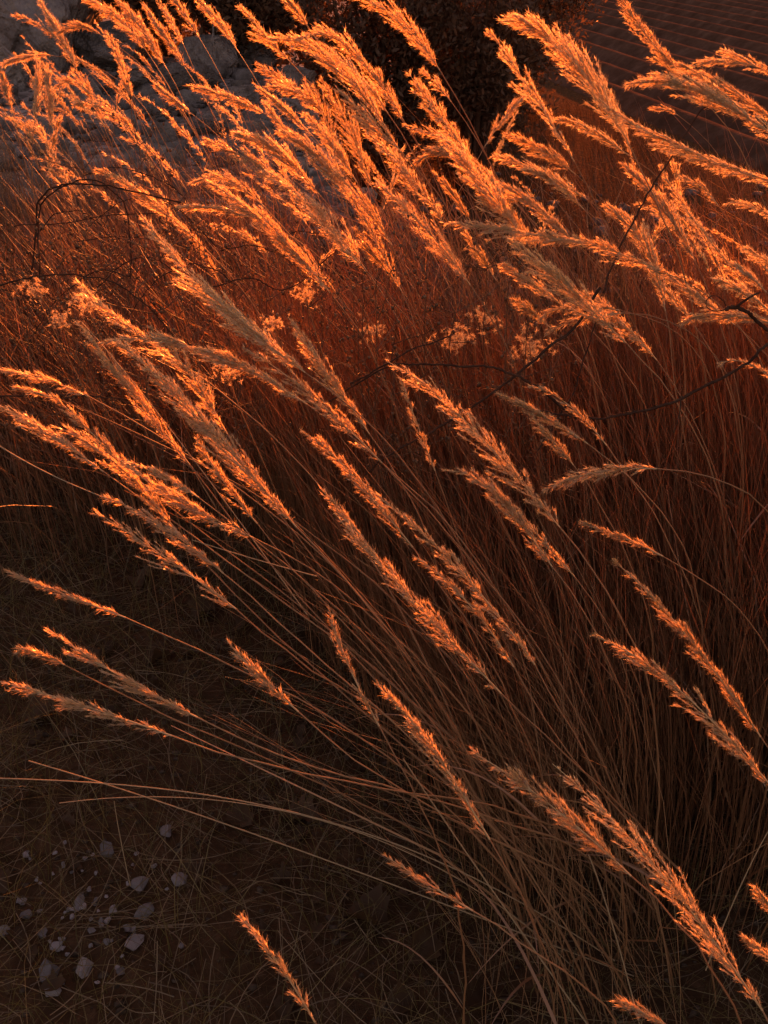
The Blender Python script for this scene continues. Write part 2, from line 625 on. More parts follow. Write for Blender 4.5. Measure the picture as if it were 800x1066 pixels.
# ------------------------------------------------------------------ plumes
def plume_geo(C, width, spike=.009, dens=1.0, rr=rng, ascend=.30, droop=.25):
    """C (k,3): axis from base to tip. Returns spikelets (tris) and rachis (quads)."""
    seg = np.linalg.norm(np.diff(C, axis=0), axis=1)
    L = seg.sum()
    s_k = np.concatenate([[0], np.cumsum(seg)]) / L
    T, A, B = frames(C)

    def ev(M, s):
        return np.stack([np.interp(s, s_k, M[:, q]) for q in range(3)], -1)

    nb = int(max(34, L / .0030) * dens)
    s = np.sort(rr.uniform(.0, .985, nb))
    prof = np.clip(np.minimum((s + .10) / .34, 1) ** .7 * (1 - s) ** .62 * 1.25, .06, 1)
    clump = .72 + .38 * np.sin(s * rr.uniform(16, 30) + rr.uniform(0, 6)) * rr.uniform(.4, 1.0)
    R = width * .5 * prof * clump * rr.uniform(.6, 1.25, nb)
    ang = rr.uniform(.45, 1.3, nb) * ascend * rr.uniform(.8, 1.4)
    ln = R / np.maximum(np.sin(ang), .12) * .85
    ln = np.minimum(ln, L * (1.03 - s) * .40 + .012)
    phi = rr.uniform(0, 6.28, nb)
    O = ev(C, s)
    t_, a_, b_ = unit(ev(T, s)), unit(ev(A, s)), unit(ev(B, s))
    rad = np.cos(phi)[:, None] * a_ + np.sin(phi)[:, None] * b_
    D0 = unit(t_ * np.cos(ang)[:, None] + rad * np.sin(ang)[:, None])
    # branch points
    m = 6
    tt = np.linspace(0, 1, m)
    BR = O[:, None] + D0[:, None] * (ln[:, None] * tt)[..., None]
    BR[..., 2] -= droop * (ln[:, None] * tt ** 2) * .35
    BR += (t_[:, None] * (ln[:, None] * tt ** 2)[..., None]) * .12
    bV, bF = ribbons(BR, np.full((nb, m), .00045), rr.normal(0, 1, (nb, 3)))
    rV, rF = tube(C, np.linspace(.0011, .0004, len(C)), 4)
    rachis = join([(rV, rF), (bV, bF)])
    # spikelets along the branches
    cnt = np.maximum(4, (ln / spike * 5.4 * dens).astype(int))
    idx = np.repeat(np.arange(nb), cnt)
    n = len(idx)
    u = rr.uniform(.12, 1.0, n)
    fi = u * (m - 1)
    i0 = np.minimum(fi.astype(int), m - 2)
    w = (fi - i0)[:, None]
    base = BR[idx, i0] * (1 - w) + BR[idx, i0 + 1] * w
    dr = unit(BR[idx, i0 + 1] - BR[idx, i0])
    ax = unit(t_[idx] * .35 + dr + rr.normal(0, .23, (n, 3)) + rad[idx] * .22)
    sl = spike * rr.uniform(.65, 1.35, n)[:, None]
    side = unit(np.cross(ax, rr.normal(0, 1, (n, 3))))
    nor = np.cross(ax, side)
    hw = sl * rr.uniform(.07, .12, n)[:, None]
    v0 = base
    v1 = base + ax * sl * .42 + side * hw
    v2 = base + ax * sl * .42 - side * hw
    v3 = base + ax * sl * .36 + nor * hw * .9
    v4 = base + ax * sl
    # a fine awn or hair from the spikelet
    hdir = unit(ax + rr.normal(0, .35, (n, 3)))
    v5 = base + side * sl * .03
    v6 = base - side * sl * .03
    v7 = base + hdir * sl * rr.uniform(1.1, 1.9, n)[:, None]
    hd2 = unit(ax + rr.normal(0, .5, (n, 3)))
    v8 = base + ax * sl * .3 + nor * sl * .025
    v9 = base + ax * sl * .3 - nor * sl * .025
    v10 = v8 + hd2 * sl * rr.uniform(.8, 1.5, n)[:, None]
    V = np.stack([v0, v1, v2, v3, v4, v5, v6, v7, v8, v9, v10], 1).reshape(-1, 3)
    o = (np.arange(n) * 11)[:, None]
    F = np.concatenate([o + np.array(f) for f in ((0, 1, 3), (0, 3, 2), (1, 4, 3), (3, 4, 2), (5, 6, 7), (8, 9, 10))])
    return (V, F), rachis


def make_leaf(start, direc, length, width):
    n = 9
    t = np.linspace(0, 1, n)
    d = unit(direc)
    C = start + d * (length * t)[:, None] + np.outer(-t ** 2.2 * length * .55, UP)
    W = width * np.clip(np.minimum(t * 8 + .3, 1) * (1 - t) ** .6, .02, 1)
    return ribbons(C[None], W[None], unit(np.cross(d, UP))[None])


def stalk(label, pts, width, spike, root, group, dens=1.0, leaves=0, name='grass_stalk', ascend=.30, stiff=.45):
    """pts: tip, mid, base world points of the plume; root: ground point"""
    tip, mid, base = pts
    ctrl = 2 * mid - .5 * (tip + base)
    t = np.linspace(0, 1, 18)[:, None]
    C = (1 - t) ** 2 * base + 2 * (1 - t) * t * ctrl + t * t * tip
    tb = unit(ctrl - base)
    Ls = np.linalg.norm(base - root)
    root = np.array([root[0], root[1], float(H(root[0], root[1])) - .01])
    S = bez(root, root + UP * Ls * stiff * .55 + unit(base - root) * Ls * .2, base - tb * Ls * .33, base, 22)
    wv = np.cumsum(rng.normal(0, .0016, S.shape), 0)
    S = S + (wv - np.linspace(0, 1, 22)[:, None] * wv[-1])
    e = empty(name, root)
    tag(e, label, 'grass', group)
    rad_ = np.linspace(.0017, .0009, 22) * (.8 + .2 * width / .03)
    for q in (random.randint(3, 6), random.randint(9, 12)):
        rad_[q] *= 1.5                      # joints of the straw
        rad_[q - 2:q] *= 1.15
    V, F = tube(S - root, rad_, 5)
    link('stem', mesh_np('stem', V, F, True), M_STEM, e)
    (sv, sf), (rv, rf) = plume_geo(C - root, width, spike, dens, ascend=ascend)
    h = link('seed_head', mesh_np('seed_head', sv, sf), M_SPIKE, e)
    link('rachis', mesh_np('rachis', rv, rf), M_RACHIS, h)
    for q in range(leaves):
        k_ = random.randint(3, 9)
        d = unit(np.array([random.gauss(-.6, .5), random.gauss(0, .5), random.uniform(.5, 1.2)]))
        V, F = make_leaf(S[k_] - root, d, random.uniform(.2, .42), random.uniform(.0016, .003))
        link('leaf_blade', mesh_np('leaf_blade', V, F, True), M_BLADE, e)
    return e


def root_for(base, tip, mode):
    if mode == 'F' and not (base[0] > -.02 and base[2] < .72):                       # the near clump whose stems fan out to the left
        return np.array([random.uniform(.24, .56), random.uniform(.86, 1.2), 0])
    if mode == 'R':                       # leaning in from the right of the frame
        return np.array([base[0] + random.uniform(.28, .4), base[1] + random.uniform(-.05, .1), 0])
    ux = unit(base - tip)[0]
    return np.array([base[0] + base[2] * (.42 * ux + random.uniform(-.04, .04)),
                     base[1] + random.uniform(-.06, .1), 0])


# tip x,y | middle x,y | base x,y (photograph pixels) | width px | depth m | root mode | label
T_ = [
 # ---- upper right
 (360,-5, 412,18, 458,73, 24, 2.05, 'N', 'bright plume entering at the top edge left of the dark shrub'),
 (440,73, 455,88, 470,106, 12, 2.2, 'N', 'short plume just below the bright plume at the top edge'),
 (426,77, 458,120, 490,165, 22, 2.05, 'N', 'straight orange plume in front of the dark shrub, left of the two tall ones'),
 (510,33, 553,95, 598,168, 25, 1.9, 'N', 'tall straight plume, left one of the two against the dark shrub'),
 (526,21, 590,55, 655,150, 46, 1.9, 'N', 'broadest tall plume, yellow edged, right one of the two against the dark shrub'),
 (422,131, 456,142, 492,166, 15, 2.1, 'N', 'slim plume lying almost level under the straight orange plume'),
 (436,168, 478,165, 540,215, 20, 2.05, 'N', 'hooked plume with drooping tip below the dark shrub'),
 (512,162, 560,178, 612,208, 18, 2.0, 'N', 'plume lying low under the left tall plume'),
 (545,100, 526,122, 505,152, 14, 2.5, 'N', 'upright dim red plume between the tall plumes and the straight one'),
 (528,140, 562,155, 600,182, 17, 2.1, 'N', 'short plume crossing the foot of the tall left plume'),
 (582,124, 612,135, 655,162, 13, 2.0, 'N', 'thin plume at the foot of the broadest tall plume'),
 (625,105, 700,150, 812,192, 20, 1.75, 'R', 'long arching plume reaching from the right edge to the broadest plume'),
 (645,-4, 674,38, 714,84, 20, 1.9, 'N', 'upright plume entering at the top edge before the field rows'),
 (658,87, 722,93, 815,148, 27, 1.75, 'R', 'large level plume in front of the field, lower of the pair'),
 (708,68, 755,92, 815,130, 25, 1.85, 'R', 'large plume in front of the field, upper of the pair'),
 (720,69, 766,64, 815,83, 17, 1.95, 'R', 'level plume crossing the field rows at the right edge'),
 (750,179, 785,184, 818,196, 12, 1.85, 'R', 'thin plume at the right edge below the long arching plume'),
 (680,113, 693,114, 706,120, 7, 3.2, 'N', 'tiny dim plume hanging over the field edge'),
 (688,175, 722,228, 762,278, 21, 1.95, 'N', 'leaning plume right of the thin diagonal twig'),
 (648,168, 692,218, 724,272, 20, 2.05, 'N', 'plume crossed by the thin diagonal twig'),
 (707,185, 728,193, 748,214, 9, 2.2, 'N', 'thin curved plume behind the leaning plume by the twig'),
 (760,210, 787,216, 818,236, 15, 1.85, 'R', 'short plume at the right edge over the stony ground'),
 (630,215, 670,255, 693,324, 26, 1.85, 'N', 'broad nodding plume standing left of the twig knot'),
 (462,232, 530,240, 612,254, 18, 1.85, 'R', 'level bright plume with yellow tip at centre right'),
 (597,247, 640,262, 702,288, 18, 1.8, 'R', 'level plume crossing the broad nodding plume'),
 (690,284, 725,308, 765,338, 20, 1.85, 'N', 'plume ending at the twig knot'),
 (530,250, 588,298, 652,357, 36, 1.65, 'N', 'thick plume above the dark twigs at centre right'),
 (612,305, 648,335, 684,375, 19, 1.75, 'N', 'plume hanging right of the thick plume above the twigs'),
 (710,340, 742,328, 812,338, 17, 1.7, 'R', 'plume lying level below the twig knot with yellow tip'),
 (748,290, 780,308, 815,334, 17, 1.75, 'R', 'plume right of the twig knot'),
 (760,325, 788,332, 818,347, 15, 1.7, 'R', 'short plume at the right edge under the twig knot'),
 (762,275, 778,286, 798,304, 13, 1.9, 'N', 'small plume above the twig knot at the right'),
 (690,300, 704,314, 718,332, 13, 1.9, 'N', 'small plume tucked left of the twig knot'),
 (775,258, 790,266, 812,280, 13, 2.1, 'R', 'small reddish plume at the right edge over the dark bank'),
 (458,140, 502,190, 548,252, 32, 1.9, 'N', 'heavy plume in the bright mass at upper centre right'),
 (520,190, 556,215, 596,250, 20, 1.9, 'N', 'plume inside the bright mass, above the level yellow one'),
 (545,175, 577,190, 608,218, 18, 1.95, 'N', 'plume right of the heavy plume in the bright mass'),
 (392,190, 445,240, 490,297, 26, 1.85, 'N', 'plume leaning parallel left of the heavy bright plume'),
 (522,276, 553,295, 588,320, 19, 1.8, 'N', 'plume under the level yellow plume, left of the thick one'),
 (487,245, 500,266, 517,292, 15, 1.95, 'N', 'short plume hanging below the yellow level plume'),
 (562,332, 592,320, 645,323, 14, 1.7, 'R', 'upper of two small level plumes above the crossing twigs'),
 (568,347, 600,333, 648,326, 14, 1.68, 'R', 'lower of two small level plumes above the crossing twigs'),
 (535,312, 553,324, 574,342, 15, 1.85, 'N', 'dim short plume left of the two small level plumes'),
 (366,205, 392,250, 418,303, 20, 2.0, 'N', 'plume left of the parallel leaning plume near the centre'),
 (452,180, 470,200, 490,230, 14, 2.05, 'N', 'short plume between the parallel leaning plume and the heavy one'),
 (500,205, 528,225, 560,262, 22, 1.95, 'N', 'plume buried in the bright mass behind the level yellow one'),
 (395,150, 425,180, 462,232, 20, 2.1, 'N', 'plume behind the bright mass left of the heavy plume'),
 # ---- upper centre
 (252,8, 276,37, 302,64, 15, 2.3, 'N', 'slim plume pointing up against the dark hedge'),
 (283,40, 342,62, 402,132, 34, 2.1, 'N', 'large arched plume below the dark hedge at upper centre'),
 (310,43, 353,42, 402,97, 20, 2.15, 'N', 'drooping hooked plume against the black hedge'),
 (293,-4, 307,10, 321,28, 14, 2.4, 'N', 'plume tip hanging at the top edge before the dark hedge'),
 (203,-3, 224,20, 249,55, 19, 2.5, 'N', 'plume at the top edge left of the slim upright one'),
 (345,55, 374,78, 404,118, 20, 2.2, 'N', 'plume right under the drooping hooked plume'),
 (268,68, 289,80, 314,98, 17, 2.25, 'N', 'short plume below the large arched plume'),
 (268,90, 296,113, 326,142, 15, 2.25, 'N', 'narrow plume, upper one of three below the arched plume'),
 (280,90, 328,108, 348,157, 24, 2.15, 'N', 'curved plume hanging in the middle of the upper mass'),
 (275,107, 290,127, 312,152, 13, 2.3, 'N', 'narrow plume, lower one of three below the arched plume'),
 (200,90, 236,101, 277,119, 13, 2.6, 'N', 'lone slim plume lying over the pale stony ground'),
 (215,147, 265,170, 322,217, 25, 2.1, 'N', 'silvery tipped plume below the pale stony ground'),
 (245,140, 286,157, 332,202, 21, 2.2, 'N', 'plume behind the silvery tipped one'),
 (290,138, 330,162, 372,217, 25, 2.1, 'N', 'plume right of the silvery tipped one'),
 (352,96, 378,118, 418,158, 28, 2.0, 'N', 'brightest yellow plume left of the dark shrub'),
 (335,85, 362,130, 388,197, 30, 2.15, 'N', 'heavy plume under the large arched plume'),
 (222,192, 288,243, 344,305, 32, 1.9, 'N', 'thick plume with dark shade beneath it, left of centre'),
 (205,188, 238,188, 275,215, 24, 2.05, 'N', 'fluffy blunt plume lying on the thick one left of centre'),
 (186,217, 222,217, 260,226, 11, 1.95, 'N', 'thin level plume tip pointing left beside the fluffy blunt one'),
 (275,178, 330,220, 382,282, 27, 1.95, 'N', 'grey sided plume in the centre left of the parallel ones'),
 (318,216, 346,246, 376,276, 15, 1.85, 'N', 'yellow lower lobe plume under the grey sided one'),
 (348,178, 380,213, 408,255, 21, 2.0, 'N', 'plume above the grey sided plume at the centre'),
 (372,240, 388,262, 410,292, 17, 2.0, 'N', 'short plume right of the grey sided one'),
 (318,120, 345,150, 372,190, 20, 2.2, 'N', 'plume deep in the upper mass below the curved one'),
 (395,75, 400,90, 420,125, 20, 2.15, 'N', 'blunt hanging plume beside the brightest yellow one'),
 (378,130, 405,160, 436,205, 22, 2.1, 'N', 'plume below the brightest yellow one'),
 # ---- upper left
 (42,2, 62,35, 80,72, 13, 3.0, 'N', 'upright plume in front of the corner boulder'),
 (18,17, 38,24, 62,42, 12, 3.0, 'N', 'short plume pointing left over the corner boulder'),
 (62,34, 84,29, 108,38, 13, 3.0, 'N', 'level plume lying right of the upright corner plume'),
 (5,67, 28,59, 56,58, 9, 3.0, 'N', 'thin level plume under the corner boulder'),
 (85,-3, 122,18, 152,52, 19, 2.9, 'N', 'arched plume at the top edge right of the corner boulder'),
 (122,0, 148,30, 174,72, 17, 2.9, 'N', 'plume leaning beside the arched top edge plume'),
 (152,8, 172,38, 194,72, 14, 2.8, 'N', 'narrow plume left of the dark bush at the top edge'),
 (112,35, 126,66, 138,108, 13, 2.9, 'N', 'hanging narrow plume below the arched top edge plume'),
 (163,-2, 176,18, 191,46, 9, 2.8, 'N', 'very thin plume against the dark bush'),
 (180,-3, 192,14, 208,40, 13, 2.7, 'N', 'plume at the top edge in front of the dark bush'),
 (162,88, 180,103, 203,121, 11, 2.7, 'N', 'small plume left of the lone slim one'),
 (55,95, 83,88, 110,128, 16, 2.8, 'N', 'curled plume over the fluffy thicket at the left'),
 (75,110, 105,112, 136,135, 16, 2.7, 'N', 'fluffy plume curling right in the left thicket'),
 (38,62, 39,92, 36,128, 15, 2.9, 'N', 'upright plume standing in the left thicket'),
 (0,72, 8,98, 16,128, 13, 2.9, 'N', 'upright plume at the left edge below the boulder'),
 (50,70, 52,100, 56,140, 14, 3.0, 'N', 'second upright plume right of the one in the left thicket'),
 (102,178, 146,200, 205,250, 20, 2.1, 'N', 'long orange plume below the left thicket over the arching briar'),
 # ---- middle left
 (152,230, 222,308, 318,388, 36, 1.5, 'F', 'longest grey and orange plume leaning left of centre'),
 (252,361, 320,408, 398,482, 26, 1.45, 'F', 'plume under the foot of the longest grey plume'),
 (300,330, 342,390, 385,452, 22, 1.55, 'N', 'plume right of the longest grey plume'),
 (80,293, 126,335, 188,378, 19, 1.6, 'F', 'plume rising behind the fluffy seed heads at the left'),
 (105,358, 200,361, 320,421, 17, 1.5, 'F', 'long plume lying level across the leaning left plumes'),
 (82,337, 140,410, 198,484, 20, 1.45, 'F', 'narrow plume, leftmost of the parallel steep ones'),
 (122,355, 200,428, 309,549, 35, 1.35, 'F', 'wide glowing plume in the middle of the left group'),
 (155,340, 195,385, 237,452, 23, 1.5, 'F', 'plume hidden behind the wide glowing one'),
 (-6,385, 48,396, 93,413, 14, 1.5, 'F', 'plume touching the left edge, upper one of two'),
 (14,403, 36,408, 62,416, 8, 1.5, 'F', 'small plume under the upper left edge plume'),
 (-6,420, 45,448, 108,491, 20, 1.4, 'F', 'orange plume touching the left edge, lower one of two'),
 (55,412, 112,468, 192,562, 26, 1.4, 'F', 'dull brown plume right of the lower left edge plume'),
 (62,445, 105,470, 150,505, 14, 1.42, 'F', 'thin dull plume tucked beside the dull brown one'),
 (124,478, 182,518, 264,560, 22, 1.35, 'F', 'grey brown plume below the wide glowing one'),
 (135,482, 170,496, 207,518, 11, 1.33, 'F', 'small orange plume lying on the grey brown one'),
 (205,455, 232,500, 268,545, 16, 1.42, 'F', 'shaded plume behind the foot of the wide glowing one'),
 (108,517, 165,545, 233,597, 15, 1.3, 'F', 'slim orange plume under the grey brown one'),
 (103,535, 172,580, 246,634, 24, 1.25, 'F', 'blunt brown plume with orange edge, lowest of the left group'),
 (8,595, 66,618, 131,643, 10, 1.2, 'F', 'thin pale plume alone over the dark left ground'),
 (55,658, 122,702, 206,747, 20, 1.1, 'F', 'tan plume in the lower left, above the one at the edge'),
 (22,678, 44,682, 67,692, 8, 1.15, 'F', 'tiny curled plume at the lower left'),
 (-6,708, 76,731, 179,766, 18, 1.05, 'F', 'lowest left plume reaching in from the left edge'),
 (240,672, 270,703, 311,741, 13, 1.15, 'F', 'sparse small plume among stems at lower left centre'),
 (344,637, 362,690, 395,756, 16, 1.1, 'N', 'upright dull plume among the leaning stems'),
 # ---- centre
 (315,450, 360,487, 430,570, 20, 1.35, 'F', 'plume below the crossing plumes at the centre'),
 (335,510, 355,532, 378,560, 12, 1.4, 'F', 'short dim plume left of centre among stems'),
 (348,534, 428,622, 522,722, 25, 1.2, 'F', 'long brown plume running down the centre'),
 (385,510, 475,590, 557,692, 23, 1.22, 'F', 'orange edged plume beside the long brown centre one'),
 (430,578, 485,625, 535,694, 14, 1.22, 'F', 'thin lobe plume between the two long centre plumes'),
 (402,376, 478,432, 583,549, 38, 1.35, 'N', 'fattest glowing plume right of the centre'),
 (470,490, 515,515, 575,590, 22, 1.33, 'N', 'lower lobe plume under the fattest glowing one'),
 (417,393, 434,440, 453,490, 11, 1.55, 'N', 'narrow upright plume left of the fattest one'),
 (525,413, 566,433, 612,462, 15, 1.45, 'N', 'grey plume below the dark twig right of centre'),
 (556,435, 574,456, 597,484, 13, 1.45, 'N', 'orange lobe plume under the grey one by the twig'),
 (552,402, 590,420, 632,464, 13, 1.5, 'N', 'plume just under the dark twig above the grey one'),
 (512,508, 552,548, 598,600, 13, 1.35, 'N', 'shaded plume right of the fattest one'),
 (568,509, 620,492, 684,488, 19, 1.3, 'L', 'level plume with its stem bending to the right'),
 (604,545, 645,558, 690,579, 11, 1.3, 'L', 'small level plume below the one with the bent stem'),
 (638,583, 712,658, 792,767, 16, 1.2, 'N', 'long thin plume at right, above the forked one'),
 (616,662, 700,712, 806,822, 24, 1.1, 'N', 'forked orange plume running off the right edge'),
 (393,715, 442,768, 510,874, 19, 1.05, 'F', 'orange plume alone in the lower centre'),
 (400,890, 440,916, 492,948, 14, 1.0, 'F', 'short dim plume at the bottom centre'),
 (495,784, 578,842, 657,912, 30, 1.0, 'N', 'broad plume in the lower right, left of the biggest'),
 (575,795, 682,902, 794,1052, 38, .95, 'N', 'biggest nearest plume running down the lower right corner'),
 (645,1042, 680,1060, 722,1084, 15, .95, 'N', 'plume tip at the bottom edge'),
 (790,925, 802,942, 830,965, 15, 1.0, 'N', 'plume tip at the right edge, upper of two low ones'),
 (774,976, 792,990, 818,1008, 12, 1.0, 'N', 'faint plume tip at the right edge, lower of two low ones'),
 (250,953, 290,1003, 328,1064, 15, 1.0, 'N', 'single plume at the bottom edge by the gravel'),
 (750,381, 774,377, 815,402, 9, 1.6, 'R', 'thin plume crossing the curved twig at the right edge'),
]
for (tx, ty, mx, my, bx, by, w, d, mode, lab) in T_:
    dd = random.uniform(-.05, .02) * d * .6
    tip, mid, base = P(tx, ty, d + dd), P(mx, my, d + dd * .5), P(bx, by, d)
    if mode == 'L':
        root = np.array([base[0] + .28, base[1] + .05, 0])
    else:
        root = root_for(base, tip, mode)
    spike = (.0056 + .0020 * (d - 1.0)) * random.uniform(.85, 1.2)
    nl = 1 if random.random() < .35 else 0
    if mode == 'L':
        # the stem leaves the plume towards the right and only then turns down
        stalk(lab, (tip, mid, base), w * d / FPX * (1.24 if d > 1.7 else 1.16), spike, root, 'plumed stalks of the tall dry grass', 1.0, 0, stiff=.8)
    else:
        stalk(lab, (tip, mid, base), w * d / FPX * (1.24 if d > 1.7 else 1.16), spike, root, 'plumed stalks of the tall dry grass', random.uniform(.72, 1.08), nl, ascend=random.uniform(.22, .38))

# ---- smaller stalks deep in the thicket, alike to the eye
def far_stalk(X, Y, h, lab, grp):
    lean = random.uniform(.15, .6) * (1 if random.random() < .85 else -.5)
    root = np.array([X + lean * h * .35, Y, 0])
    base = np.array([X, Y + random.uniform(-.08, .08), h])
    L = random.uniform(.14, .26)
    dirn = unit(np.array([-lean * 1.3, random.uniform(-.3, .3), random.uniform(.6, 1.0)]))
    tip = base + dirn * L + np.array([-lean * .06, 0, -.02])
    mid = base + dirn * L * .52
    return stalk(lab, (tip, mid, base), random.uniform(.014, .030), .0088, root, grp, random.uniform(.45, .75), ascend=random.uniform(.2, .42))


for i in range(80):
    Y = random.uniform(2.5, 4.1)
    X = random.uniform(-.47, -.10) * (Y + .9)
    far_stalk(X, Y, random.uniform(.66, 1.0), 'small orange plume crowded in the thicket at the upper left', 'thicket plumes at the upper left')
for i in range(16):
    Y = random.uniform(2.3, 3.4)
    X = random.uniform(-.12, .22) * (Y + .9)
    far_stalk(X, Y, random.uniform(.6, .9), 'small plume half hidden in the thicket behind the centre', 'thicket plumes behind the centre')
for i in range(14):
    Y = random.uniform(2.2, 3.2)
    X = random.uniform(.22, .45) * (Y + .9)
    far_stalk(X, Y, random.uniform(.6, .9), 'small plume half hidden in the thicket on the right', 'thicket plumes on the right')


# ------------------------------------------------------------------ the mass of stems and blades: stuff
def stand_ymin(X):
    return 2.25 + (1.12 - 2.25) * sstep(-.45, .3, X)


def blades(n, xr, yr, hr, lean, wr, jit, keep=None):
    X = rng.uniform(*xr, n)
    Y = rng.uniform(*yr, n)
    if keep is not None:
        m = keep(X, Y)
        X, Y = X[m], Y[m]
    n = len(X)
    h = rng.uniform(*hr, n) * (.75 + .25 * rng.random(n))
    root = np.stack([X, Y, H(X, Y) - .01], -1)
    az = rng.normal(lean[0], lean[2], n)
    ay = rng.normal(lean[1], lean[2], n)
    k = 5
    t = np.linspace(0, 1, k)
    bend = t ** rng.uniform(1.2, 2.2, (n, 1))
    C = root[:, None] + np.stack([bend * (az * h)[:, None], bend * (ay * h)[:, None], t[None] * h[:, None] * (1 - .12 * bend)], -1)
    C[..., :2] += rng.normal(0, jit, (n, k, 2)) * t[None, :, None]
    W = rng.uniform(*wr, (n, 1)) * (1 - .75 * t[None] ** 1.5)
    return C, W


CB, WB = blades(19000, (-.3, 1.9), (.95, 3.2), (.45, 1.02), (-.13, -.02, .10), (.0006, .0016), .006,
                lambda X, Y: Y > stand_ymin(X) + rng.normal(0, .07, len(X)))
zt = (CB[:, 0, 1] > 2.5)[:, None] * (1 - sstep(.5, 1.0, CB[:, 0, 0]))[:, None]
CB[..., 2] *= 1 - .3 * zt
V1 = tri_stems(CB, WB)
CB, WB = blades(11000, (-3.6, .3), (2.1, 4.8), (.4, .98), (-.14, 0, .2), (.0009, .0021), .012,
                lambda X, Y: Y > stand_ymin(X) + rng.normal(0, .1, len(X)))
zt = (CB[:, 0, 1] > 2.7)[:, None] * sstep(-1.6, -.4, CB[:, 0, 0])[:, None]
CB[..., 2] *= 1 - .35 * zt
V2 = tri_stems(CB, WB)
CB, WB = blades(1300, (-2.4, 2.0), (2.2, 3.7), (.9, 1.2), (-.2, 0, .14), (.0008, .0015), .008)
V3 = tri_stems(CB, WB)
CB, WB = blades(1700, (-4.2, -.4), (4.0, 5.8), (.3, .75), (-.2, 0, .22), (.0012, .0024), .012)
V4 = tri_stems(CB, WB)
V, F = join([V1, V2, V3, V4])
o = link('dry_grass', mesh_np('dry_grass', V, F), M_BLADE)
tag(o, 'dense red brown mass of dry grass stems under the plumes', 'grass', kind='stuff')

CB, WB = blades(5200, (-3.4, 2.0), (1.0, 4.6), (.25, .75), (-.2, -.05, .38), (.0012, .0026), .014,
                lambda X, Y: Y > stand_ymin(X) + rng.normal(0, .1, len(X)))
V, F = ribbons(CB, WB, rng.normal(0, 1, (len(CB), 3)))
o = link('grass_leaves', mesh_np('grass_leaves', V, F), M_BLADE)
tag(o, 'flat dry leaves tangled between the grass stems', 'grass', kind='stuff')

# dry weeds on the bank that falls to the field
CB, WB = blades(15000, (-.2, 9), (4.2, 17.5), (.10, .45), (-.15, 0, .35), (.0018, .004), .02,
                lambda X, Y: (fnoise(X * 1.1, Y * .9, 4.) > -.3) & (np.abs(X) < .5 * Y + 1) )
m_ = CB[:, 0] @ rp < off0 - .6
V, F = ribbons(CB[m_], WB[m_], rng.normal(0, 1, (int(m_.sum()), 3)))
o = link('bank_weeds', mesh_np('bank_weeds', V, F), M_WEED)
tag(o, 'low dry weeds on the dark bank before the field', 'weeds', kind='stuff')

# stems of the near clump, fanning to the left
n = 150
rx = rng.uniform(.16, .5, n)
ry = rng.uniform(.85, 1.3, n)
root = np.stack([rx, ry, np.full(n, -.01)], -1)
ends = []
for i in range(n):
    px = 200 + 420 * rng.random()
    py = 430 + 420 * rng.random() ** .8
    dpt = 1.15 + .5 * rng.random()
    ends.append(P(px, py, dpt))
ends = np.array(ends)
Ls = np.linalg.norm(ends - root, axis=1)[:, None]
t = np.linspace(0, 1, 10)
c1 = root + UP * Ls * .24 + unit(ends - root) * Ls * .18
dr = unit(ends - root)
c2 = ends - unit(dr + np.array([-.35, 0, -.12])) * Ls * .33
tt = t[None, :, None]
C = (1 - tt) ** 3 * root[:, None] + 3 * (1 - tt) ** 2 * tt * c1[:, None] + 3 * (1 - tt) * tt ** 2 * c2[:, None] + tt ** 3 * ends[:, None]
C += np.cumsum(rng.normal(0, .0035, C.shape), 1) * .6
W = rng.uniform(.0004, .0009, (n, 1)) * (1 - .6 * t[None])
V, F = tri_stems(C, W)
o = link('leaning_stems', mesh_np('leaning_stems', V, F), M_STEM)
tag(o, 'fan of thin plumeless stems leaning left from the near clump', 'grass', kind='stuff')

# ------------------------------------------------------------------ briar twigs
def twig(label, pts, r0, r1, thorns=True):
    """pts: list of (x, y, depth) in photograph pixels -> one continuous arching twig"""
    K = np.array([P(*q) for q in pts])
    n = len(K)
    s = np.linspace(0, n - 1, n * 9)
    # Catmull-Rom
    Kp = np.vstack([2 * K[0] - K[1], K, 2 * K[-1] - K[-2]])
    C = []
    for u in s:
        i = min(int(u), n - 2)
        f = u - i
        p0, p1, p2, p3 = Kp[i], Kp[i + 1], Kp[i + 2], Kp[i + 3]
        C.append(.5 * (2 * p1 + (p2 - p0) * f + (2 * p0 - 5 * p1 + 4 * p2 - p3) * f * f + (3 * p1 - p0 - 3 * p2 + p3) * f ** 3))
    C = np.array(C)
    wv = np.cumsum(rng.normal(0, .0009, C.shape), 0)
    C += wv - np.linspace(0, 1, len(C))[:, None] * wv[-1]
    o0 = C[0].copy()
    e = empty('briar_twig', o0)
    tag(e, label, 'twig', 'dark briar twigs tangled in the grass')
    R = np.linspace(r0, r1, len(C)) * (1 + .05 * rng.normal(0, 1, len(C)))
    V, F = tube(C - o0, R, 7)
    link('cane', mesh_np('cane', V, F, True), M_BARK, e)
    if thorns:
        parts = []
        for i in range(4, len(C) - 3, 5):
            d = unit(rng.normal(0, 1, 3))
            b = C[i] - o0
            parts.append(tube(np.array([b, b + d * r0 * 1.6, b + d * r0 * 3.4 + np.array([0, 0, -r0])]), [r0 * .7, r0 * .4, r0 * .08], 4))
        V, F = join(parts)
        link('thorns', mesh_np('thorns', V, F), M_BARK, e)['kind'] = 'stuff'
    return e, C


def side_twig(e, pts, r):
    K = np.array([P(*q) for q in pts])
    o0 = np.array(e.location)
    C = bez(K[0], K[1], K[-2], K[-1], 14)
    V, F = tube(C - o0, np.linspace(r, r * .5, 14), 6)
    link('side_twig', mesh_np('side_twig', V, F, True), M_BARK, e)


